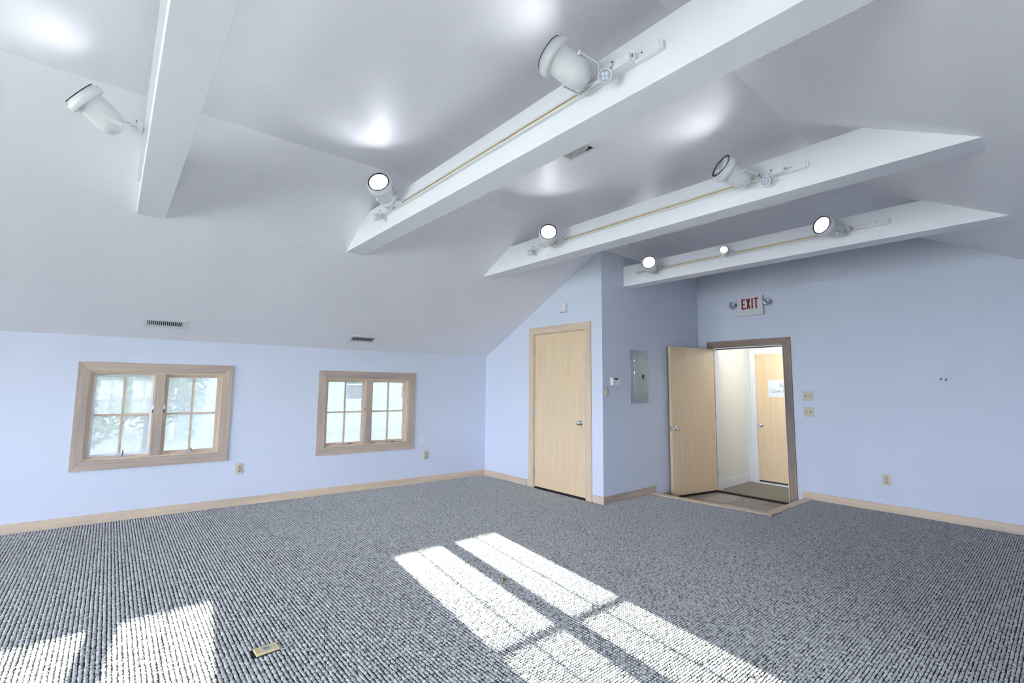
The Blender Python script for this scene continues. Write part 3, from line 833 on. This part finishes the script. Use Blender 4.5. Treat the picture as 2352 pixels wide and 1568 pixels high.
led_spot(2, 1.085, 1.17, (3.166, 1.184, 2.683), (0.3, 0.2, 1.4), 'small round led spotlight at the right end of the second beam from the exit wall')
led_spot(1, 3.385, 3.52, (1.556, 3.515, 2.692), (1.556 - 0.96, 3.515 + 0.2, 2.64), 'small led spotlight at the left end of the central track')
led_spot(2, 3.31, 3.42, (3.166, 3.43, 2.688), (3.166 - 0.85, 3.43 + 0.5, 2.62), 'small led spotlight at the left end of the second beam from the exit wall')

# ------------------------------------------------------------------ air vents
def vent(fr, W, H, nsl, label, name='air_vent'):
    t = thing(name, label, 'air vent', fr, 'air vents in the ceiling')
    b = 0.03
    f = MB()
    f.box(-W / 2, W / 2, -0.011, 0, H / 2 - b, H / 2); f.box(-W / 2, W / 2, -0.011, 0, -H / 2, -H / 2 + b)
    f.box(-W / 2, -W / 2 + b, -0.011, 0, -H / 2 + b, H / 2 - b); f.box(W / 2 - b, W / 2, -0.011, 0, -H / 2 + b, H / 2 - b)
    obj('frame', f, 'white_metal', t, bevel=0.003)
    obj('duct_shade_sheet', MB().box(-W / 2 + b, W / 2 - b, -0.0012, -0.0002, -H / 2 + b, H / 2 - b), 'shadow_gap', t)  # dark sheet stands in for the shaded opening behind the slats
    iw = W - 2 * b
    me = MB().add([(-0.002, -0.0075, -(H / 2 - b)), (0.002, -0.0065, -(H / 2 - b)), (0.0065, -0.0016, -(H / 2 - b)), (0.0025, -0.0016, -(H / 2 - b)),
                   (-0.002, -0.0075, H / 2 - b), (0.002, -0.0065, H / 2 - b), (0.0065, -0.0016, H / 2 - b), (0.0025, -0.0016, H / 2 - b)],
                  [(3, 2, 1, 0), (4, 5, 6, 7), (0, 1, 5, 4), (1, 2, 6, 5), (2, 3, 7, 6), (3, 0, 4, 7)]).mesh('slat')
    me.materials.append(M['white_metal'])
    for k in range(nsl):
        obj('slat', me, None, t, (-iw / 2 + (k + 0.5) * iw / nsl, 0, 0))
    return t
def slope_frame(x, s):
    """s = 0..1 up the left slope"""
    a = Vector((x, yk(x), ZK)); b = Vector((x, yf(x), ZF)); z = (b - a).normalized()
    along = (Vector((1, -(SK + (SS - SK) * s), 0))).normalized()
    y = z.cross(along).normalized()
    if y.z < 0: y = -y
    z2 = (z - along * z.dot(along)).normalized()
    return frame(a.lerp(b, s) - y * 0.001, y, z2)
vent(slope_frame(0.379, 0.1125), 0.345, 0.145, 18, 'white slotted air vent on the sloped ceiling above the left window')
vent(slope_frame(2.398, 0.0985), 0.335, 0.145, 18, 'white slotted air vent on the sloped ceiling above the right window')

# square register with nested louvres on the flat ceiling
t = thing('ceiling_register', 'white ceiling register with nested louvres behind the central beam', 'air vent',
          Matrix.Translation((2.513, 2.21, ZF)), 'air vents in the ceiling')
W, L = 0.165, 0.27
f = MB(); b = 0.026
f.box(-W / 2, W / 2, L / 2 - b, L / 2, -0.01, 0); f.box(-W / 2, W / 2, -L / 2, -L / 2 + b, -0.01, 0)
f.box(-W / 2, -W / 2 + b, -L / 2 + b, L / 2 - b, -0.01, 0); f.box(W / 2 - b, W / 2, -L / 2 + b, L / 2 - b, -0.01, 0)
obj('frame', f, 'white_metal', t, bevel=0.003)
obj('duct_shade_sheet', MB().box(-W / 2 + b, W / 2 - b, -L / 2 + b, L / 2 - b, -0.0015, -0.0005), 'shadow_gap', t)  # thin dark sheet painted as the shade inside the register
for k in range(3):
    q = 0.012 + k * 0.017
    a, c = W / 2 - b - q, L / 2 - b - q
    if a < 0.008: break
    lv = MB(); th = 0.006
    lv.box(-a, a, c - th, c, -0.012, -0.002); lv.box(-a, -a + th, -L / 2 + b, c - th, -0.012, -0.002); lv.box(a - th, a, -L / 2 + b + 0.03 * (2 - k), c - th, -0.012, -0.002)
    obj('louvre', lv, 'white_metal', t)
for k in range(3):
    obj('louvre', MB().box(-W / 2 + b, 0.0, -L / 2 + b + 0.012 + k * 0.018, -L / 2 + b + 0.018 + k * 0.018, -0.012, -0.002), 'white_metal', t)

# ------------------------------------------------------------------ wall plates
def plate(fr, u, v, w, h, name, label, cat, mat, group=None):
    t = thing(name, label, cat, at(fr, u, v), group)
    obj('cover_plate', MB().box(-w / 2, w / 2, -0.006, 0, -h / 2, h / 2), mat, t, bevel=0.003)
    return t
def outlet(fr, u, v, label):
    t = plate(fr, u, v, 0.072, 0.117, 'power_outlet', label, 'outlet', 'almond', 'power outlets on the walls')
    for s in (-1, 1):
        r = obj('socket', MB().lathe([(0.0165, 0.0), (0.0165, 0.0025), (0.001, 0.0026)], 20, Matrix.Rotation(PI / 2, 4, 'X')), 'almond', t, (0, -0.006, s * 0.0195))
        sl_ = MB(); sl_.box(-0.0075, -0.0045, -0.0032, -0.002, -0.001, 0.009); sl_.box(0.0045, 0.0075, -0.0032, -0.002, -0.001, 0.008); sl_.box(-0.003, 0.003, -0.0032, -0.002, -0.011, -0.005)
        obj('slots', sl_, 'dark_metal', r)
    obj('screw', MB().tube([(0, -0.0075, 0), (0, -0.005, 0)], 0.003), 'steel', t)
outlet(FR_LEFT, 1.165 * KL, 0.40, 'almond power outlet below right of the left window')
outlet(FR_LEFT, 3.462 * KL, 0.375, 'almond power outlet low beside the right window')
outlet(FR_EXIT, -1.396, 0.351, 'almond power outlet on the exit wall above its baseboard')
t = plate(FR_LEFT, 3.394 * KL, 0.612, 0.07, 0.115, 'phone_jack', 'white jack plate beside the right window, above the outlet', 'jack plate', 'white_plastic')
for z, r in ((0.0, 0.006), (-0.038, 0.004)):
    obj('jack', MB().tube([(0.008, -0.0075, z), (0.008, -0.004, z)], r), 'dark_metal', t)
for v, lab in ((1.262, 'upper almond double switch plate right of the doorway'), (1.065, 'lower almond double switch plate right of the doorway')):
    t = plate(FR_EXIT, -2.126, v, 0.115, 0.115, 'light_switch', lab, 'light switch', 'almond', 'switch plates right of the doorway')
    for s in (-1, 1):
        tg = obj('toggle', MB().box(-0.004, 0.004, -0.018, -0.005, -0.002, 0.01), 'almond', t, (s * 0.023, 0, 0), 0.001)
        obj('toggle_slot', MB().box(-0.006, 0.006, -0.0068, -0.0055, -0.013, 0.013), 'dark_metal', tg)
        for z in (-0.03, 0.03):
            obj('screw', MB().tube([(s * 0.023, -0.0072, z), (s * 0.023, -0.005, z)], 0.0028), 'almond', t)

# pegs on the exit wall
for u, lab in ((-1.20, 'white wall anchor on the exit wall, leftmost of three'), (-0.862, 'white wall anchor on the exit wall, middle of three with chipped plaster'), (-0.52, 'white wall anchor on the exit wall, rightmost of three')):
    t = thing('wall_anchor', lab, 'wall anchor', at(FR_EXIT, u, 1.464), 'wall anchors in a row')
    obj('flange', MB().lathe([(0.017, 0), (0.015, 0.003), (0.006, 0.004)], 16, Matrix.Rotation(PI / 2, 4, 'X')), 'white_plastic', t)
    obj('plug', MB().lathe([(0.006, 0.003), (0.006, 0.014), (0.001, 0.015)], 12, Matrix.Rotation(PI / 2, 4, 'X')), 'white_plastic', t)
    if u == -0.862:
        obj('plaster_chip', MB().prism([(-0.03, 0.004), (-0.012, 0.016), (0.014, 0.014), (0.03, -0.002), (0.016, -0.018), (-0.014, -0.014)], -0.0012, 0), 'carpet_base', t)

# box over the closet door
t = thing('door_chime', 'small white chime box on the wall above the closed door', 'chime box', at(FR_CLOSET, -4.155, 2.358))
obj('backplate', MB().box(-0.062, 0.062, -0.008, 0, -0.062, 0.06), 'white_plastic', t, bevel=0.003)
obj('speaker_panel', MB().box(-0.048, 0.0, -0.02, -0.008, -0.048, 0.05), 'sign', t, bevel=0.003)
obj('cover', MB().box(0.006, 0.06, -0.04, -0.008, -0.052, 0.056), 'white_plastic', t, bevel=0.005)
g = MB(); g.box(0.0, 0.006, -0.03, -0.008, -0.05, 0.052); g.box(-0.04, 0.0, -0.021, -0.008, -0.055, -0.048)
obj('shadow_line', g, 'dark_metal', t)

# thermostat and sticker on the closet side
t = thing('thermostat', 'white thermostat with a dark display, left of the grey panel', 'thermostat', at(FR_SIDE, 4.66, 1.415))
obj('body', MB().prism([(-0.001, -0.048), (-0.042, -0.048), (-0.045, -0.044), (-0.045, 0.012), (-0.03, 0.045), (-0.001, 0.048)], -0.065, 0.075, 'x'), 'white_plastic', t, bevel=0.003)
scr = obj('display', MB().box(-0.028, 0.035, -0.0015, 0.0, -0.011, 0.011), 'screen', t, bevel=0.0005)
scr.matrix_local = Matrix.Translation((0, -0.0385, 0.0288)) @ Matrix.Rotation(-0.43, 4, 'X')
bt = obj('button_row', MB().box(0.045, 0.052, -0.0015, 0.0, -0.011, 0.011), 'dark_metal', t)
bt.matrix_local = scr.matrix_local
obj('latch_mark', MB().box(-0.048, -0.036, -0.0462, -0.045, -0.018, -0.008), 'dark_metal', t)
t = thing('wall_sticker', 'small pale yellow round sticker under the thermostat', 'sticker', at(FR_SIDE, 4.535, 1.283))
obj('disc', MB().lathe([(0.046, 0), (0.046, 0.0012), (0.001, 0.0014)], 24, Matrix.Rotation(PI / 2, 4, 'X')), 'sticker', t)
st = MB()
for k in range(6): st.box(-0.06 + k * 0.017, -0.049 + k * 0.017, -0.0012, 0, 0.05 + (k % 2) * 0.003, 0.066 - (k % 3) * 0.003)
obj('printed_strip', st, plain('olive_print', lin(176, 174, 150), 0.7), t)

# electrical panel
t = thing('electrical_panel', 'grey steel electrical panel on the wall behind the open door', 'electrical panel', at(FR_SIDE, 5.179, 1.482))
obj('cover', MB().box(-0.195, 0.195, -0.008, 0, -0.335, 0.335), 'panel_grey', t, bevel=0.003)
pd = obj('panel_door', MB().box(-0.103, 0.103, -0.013, -0.008, -0.268, 0.268), 'panel_grey', t, bevel=0.002)
lt = obj('latch', MB().box(-0.02, 0.02, -0.016, -0.012, -0.028, 0.028), 'black', pd, (0.083, 0, -0.005), 0.001)
obj('latch_tab', MB().box(0.0, 0.014, -0.019, -0.016, -0.02, -0.004), 'chrome', lt)
for v in (0.2, 0.05):
    obj('hinge', MB().tube([(-0.105, -0.011, v - 0.012), (-0.105, -0.011, v + 0.012)], 0.005), 'chrome', pd)
for u in (-0.18, 0.18):
    for v in (-0.225, 0.225):
        obj('screw', MB().tube([(u, -0.0105, v), (u, -0.007, v)], 0.006), 'dark_metal', t)

# exit sign
t = thing('exit_sign', 'white exit sign with red letters and two emergency lamps above the doorway', 'exit sign', at(FR_EXIT, -2.758, 2.475))
obj('housing', MB().box(-0.168, 0.168, -0.055, 0, -0.133, 0.133), 'sign', t, bevel=0.006)
tx = MB(); y0, y1 = -0.0575, -0.0545
zt, zb = 0.102, -0.042; lw = 0.0185
tx.box(-0.107, -0.107 + lw, y0, y1, zb, zt)
for z in (zt - lw, (zt + zb) / 2 - lw / 2 - 0.004, zb): tx.box(-0.107 + lw, -0.107 + 0.052 - (0.008 if z not in (zt - lw, zb) else 0), y0, y1, z, z + lw)
xa, xb_ = -0.045, 0.012
for (p, q) in ((xa, xb_), (xb_, xa)):
    s = 1 if q > p else -1
    tx.prism([(p - s * 0.0, zt), (p + s * 0.021, zt), (q, zb), (q - s * 0.021, zb)][::s], y0, y1)
tx.box(0.026, 0.026 + lw, y0, y1, zb, zt)
tx.box(0.056, 0.116, y0, y1, zt - lw, zt); tx.box(0.0768, 0.0768 + lw, y0, y1, zb, zt - lw)
obj('lettering', tx, 'red', t)
for s, yaw in ((-1, -0.5), (1, -0.25)):
    c = Vector((s * (0.235 if s < 0 else 0.222), -0.05, 0.038))
    aim = Vector((yaw * 0.5 - 0.1, -0.85, -0.32)).normalized()
    rot = aim.to_track_quat('Z', 'Y').to_matrix().to_4x4(); rot.translation = c
    hd = obj('lamp_head', MB().lathe([(0.001, -0.06), (0.02, -0.058), (0.036, -0.035), (0.049, 0.0), (0.051, 0.012), (0.047, 0.014)], 8 if s > 0 else 8), 'chrome', t, mw=rot)
    obj('lamp_lens', MB().lathe([(0.047, 0.010), (0.03, 0.0), (0.014, 0.002), (0.012, 0.014), (0.001, 0.018)], 20), 'chrome', hd)
    obj('lamp_arm', MB().tube([(s * 0.165, -0.025, 0.03), (s * 0.2, -0.03, 0.035), c - aim * 0.04], 0.009), 'dark_metal', t)

# floor box
t = thing('floor_outlet', 'pale brass floor outlet plate set in the carpet', 'floor outlet', Matrix.Translation((0.703, 2.704, 0)) @ Matrix.Rotation(0.03, 4, 'Z'))
obj('cover_plate', MB().box(-0.054, 0.054, -0.036, 0.036, 0, 0.011), 'brass_plate', t, bevel=0.003)
cp = obj('screw_cap', MB().lathe([(0.021, 0.011), (0.021, 0.0125), (0.018, 0.0118), (0.001, 0.0118)], 28), 'steel', t)
obj('cap_slot', MB().box(-0.013, 0.013, -0.0015, 0.0015, 0.0117, 0.0124), 'dark_metal', cp)
for s in (-1, 1):
    obj('screw', MB().tube([(s * 0.036, 0, 0.010), (s * 0.036, 0, 0.0118)], 0.0025), 'dark_metal', t)

# paper notice on the hall door
t = thing('paper_notice', 'white paper notice with blue lettering taped to the hall door', 'notice', at(FR_HALLF, -2.895, 1.352, 0.0195))
obj('sheet', MB().box(-0.14, 0.14, -0.0008, 0, -0.132, 0.132), 'paper', t)
def text(body, size, u, v, parent, align='CENTER'):
    cu_ = bpy.data.curves.new('lettering', 'FONT'); cu_.body = body; cu_.size = size; cu_.align_x = align; cu_.extrude = 0.0003
    tmp = bpy.data.objects.new('lettering_tmp', cu_); COL.objects.link(tmp)
    bpy.context.view_layer.update()
    dg = bpy.context.evaluated_depsgraph_get()
    me = bpy.data.meshes.new_from_object(tmp.evaluated_get(dg))
    bpy.data.objects.remove(tmp); bpy.data.curves.remove(cu_)
    me.materials.clear(); me.materials.append(M['ink'])
    o = obj('lettering', me, None, parent)
    o.matrix_local = Matrix.Translation((u, -0.0014, v)) @ Matrix.Rotation(PI / 2, 4, 'X')
    return o
text('JQ', 0.075, 0.062, 0.025, t)
text('Clark C', 0.066, -0.105, -0.062, t, 'LEFT')

# door stop in the corner of the landing
t = thing('door_stop', 'dark spring door stop with a white tip behind the open door', 'door stop', Matrix.Translation((5.86, YC - 0.016, -0.066)))
obj('base', MB().lathe([(0.014, 0), (0.014, 0.008), (0.007, 0.01)], 16, Matrix.Rotation(PI / 2, 4, 'X')), 'dark_metal', t)
obj('spring', MB().tube([(0.007 * math.cos(a), -0.01 - a * 0.0012, 0.007 * math.sin(a)) for a in [k * 0.5 for k in range(110)]], 0.0018, 6), 'dark_metal', t)
obj('tip', MB().lathe([(0.009, 0.072), (0.009, 0.088), (0.001, 0.09)], 14, Matrix.Rotation(PI / 2, 4, 'X')), 'white_plastic', t)

# debris on the carpet
mb = MB(); pts = []
for i in range(9):
    a = i / 8
    w_ = 0.021 * math.sin(PI * a) ** 0.8 * (1.15 - 0.4 * a)
    curl = 0.010 + 0.008 * math.sin(3 * a)
    pts.append([(-0.032 + 0.064 * a, -w_, curl + 0.012 * (w_ / 0.02)), (-0.032 + 0.064 * a, 0, curl), (-0.032 + 0.064 * a, w_, curl + 0.008 * (w_ / 0.02))])
flat = [p for r in pts for p in r]
for dz in (0.0, 0.0012):
    mb.add([(p[0], p[1], p[2] + dz) for p in flat], [(i * 3 + k, i * 3 + k + 1, i * 3 + k + 4, i * 3 + k + 3) for i in range(8) for k in range(2)], True)
t = thing('dry_leaf', 'curled dry leaf lying between the sun patches on the carpet', 'leaf', Matrix.Translation((2.19, 2.59, 0.0)) @ Matrix.Rotation(0.5, 4, 'Z'))
obj('blade', mb, 'leaf', t)
obj('stalk', MB().tube([(-0.03, 0, 0.011), (-0.05, 0.006, 0.013), (-0.066, 0.01, 0.012)], 0.0014, 6), 'leaf', t)
t = thing('twig', 'small black forked twig in the sunlight at the bottom edge', 'twig', Matrix.Translation((2.385, 1.055, 0.009)))
obj('fork', MB().tube([(0, 0, 0.003), (0.02, -0.012, 0.004), (0.034, -0.028, 0.003)], 0.0022, 6), 'twig', t)
obj('fork', MB().tube([(0, 0, 0.003), (0.0, -0.018, 0.004), (-0.004, -0.034, 0.003)], 0.0022, 6), 'twig', t)
tag(obj('fibre_scrap', MB().tube([(-0.012, 0.0, 0.010), (-0.004, 0.006, 0.011), (0.006, 0.005, 0.011), (0.013, -0.002, 0.010)], 0.002, 6), 'crumb', loc=(0.202, 2.961, 0)),
    'small curved brown scrap in the left sun patch', 'scrap')

# ------------------------------------------------------------------ outside the left windows
tag(obj('ground_outside', MB().box(-60, 60, -60, 70, -1.3, -1.0), speckle('pale_gravel', (lin(168, 168, 152), lin(184, 184, 168), lin(200, 198, 184)), 3.0, 0.95, 0.2)), kind='structure')
hs = thing('neighbour_house', 'pale blue-grey clapboard house seen through the windows', 'house', Matrix.Translation((2.0, 24.0, -1.0)))
siding = plain('siding', lin(168, 182, 192), 0.7)
obj('wall', MB().box(0, 17, 0.05, 7, 0, 5.0), siding, hs)
bme = MB().prism([(0.0, 0.0), (-0.03, 0.0), (-0.008, 0.19), (0.0, 0.19)], 0.12, 16.9, 'x').mesh('siding_board'); bme.materials.append(siding)
for k in range(26): obj('siding_board', bme, None, hs, (0, 0.05, k * 0.185))
obj('corner_board', MB().box(-0.02, 0.16, -0.02, 0.1, 0, 5.0), 'white_trim', hs)
obj('roof', MB().prism([(-0.6, 4.8), (3.5, 7.6), (7.6, 4.8), (7.6, 5.0), (3.5, 7.8), (-0.6, 5.0)], -0.5, 17.5, 'x'), 'dark_metal', hs)
for x in (3.2, 7.3, 10.4):
    w_ = obj('window', MB().box(x, x + 1.1, -0.02, 0.06, 1.5, 3.2), 'white_trim', hs)
    obj('pane', MB().box(x + 0.1, x + 1.0, -0.03, -0.02, 1.6, 2.32), 'screen', w_)
    obj('pane', MB().box(x + 0.1, x + 1.0, -0.03, -0.02, 2.38, 3.1), 'screen', w_)
leafm = speckle('foliage', (lin(84, 100, 70), lin(122, 136, 96), lin(158, 166, 120)), 2.0, 0.8, 0.0)
def tree(x, y, h, r, n, label):
    t = thing('tree', label, 'tree', Matrix.Translation((x, y, -1.0)), 'trees outside the left window')
    obj('trunk', MB().tube([(0, 0, -0.1), (0.05, 0, h * 0.4), (0, 0.05, h * 0.7)], 0.13, 8), 'crumb', t)
    rg = random.Random(int(x * 10)); mb = MB()
    for _ in range(n):
        a, b_, c = rg.uniform(0, 2 * PI), rg.uniform(-1, 1), rg.random() ** 0.4
        s_ = math.sqrt(1 - b_ * b_)
        p = Vector((r * c * s_ * math.cos(a), r * c * s_ * math.sin(a), h * 0.6 + r * 1.2 * c * b_))
        u = Vector((rg.gauss(0, 1), rg.gauss(0, 1), rg.gauss(0, 1))).normalized(); v = u.orthogonal().normalized()
        q = rg.uniform(0.08, 0.16)
        mb.add([p - u * q, p + v * q * 0.5, p + u * q, p - v * q * 0.5], [(0, 1, 2, 3)])
    obj('foliage', mb, leafm, t)
tree(-0.6, 15.0, 4.2, 1.5, 2200, 'leafy grey-green tree outside the left half of the left window')
tree(1.0, 19.0, 4.6, 1.6, 2200, 'leafy tree behind the first tree, next to the pale house')
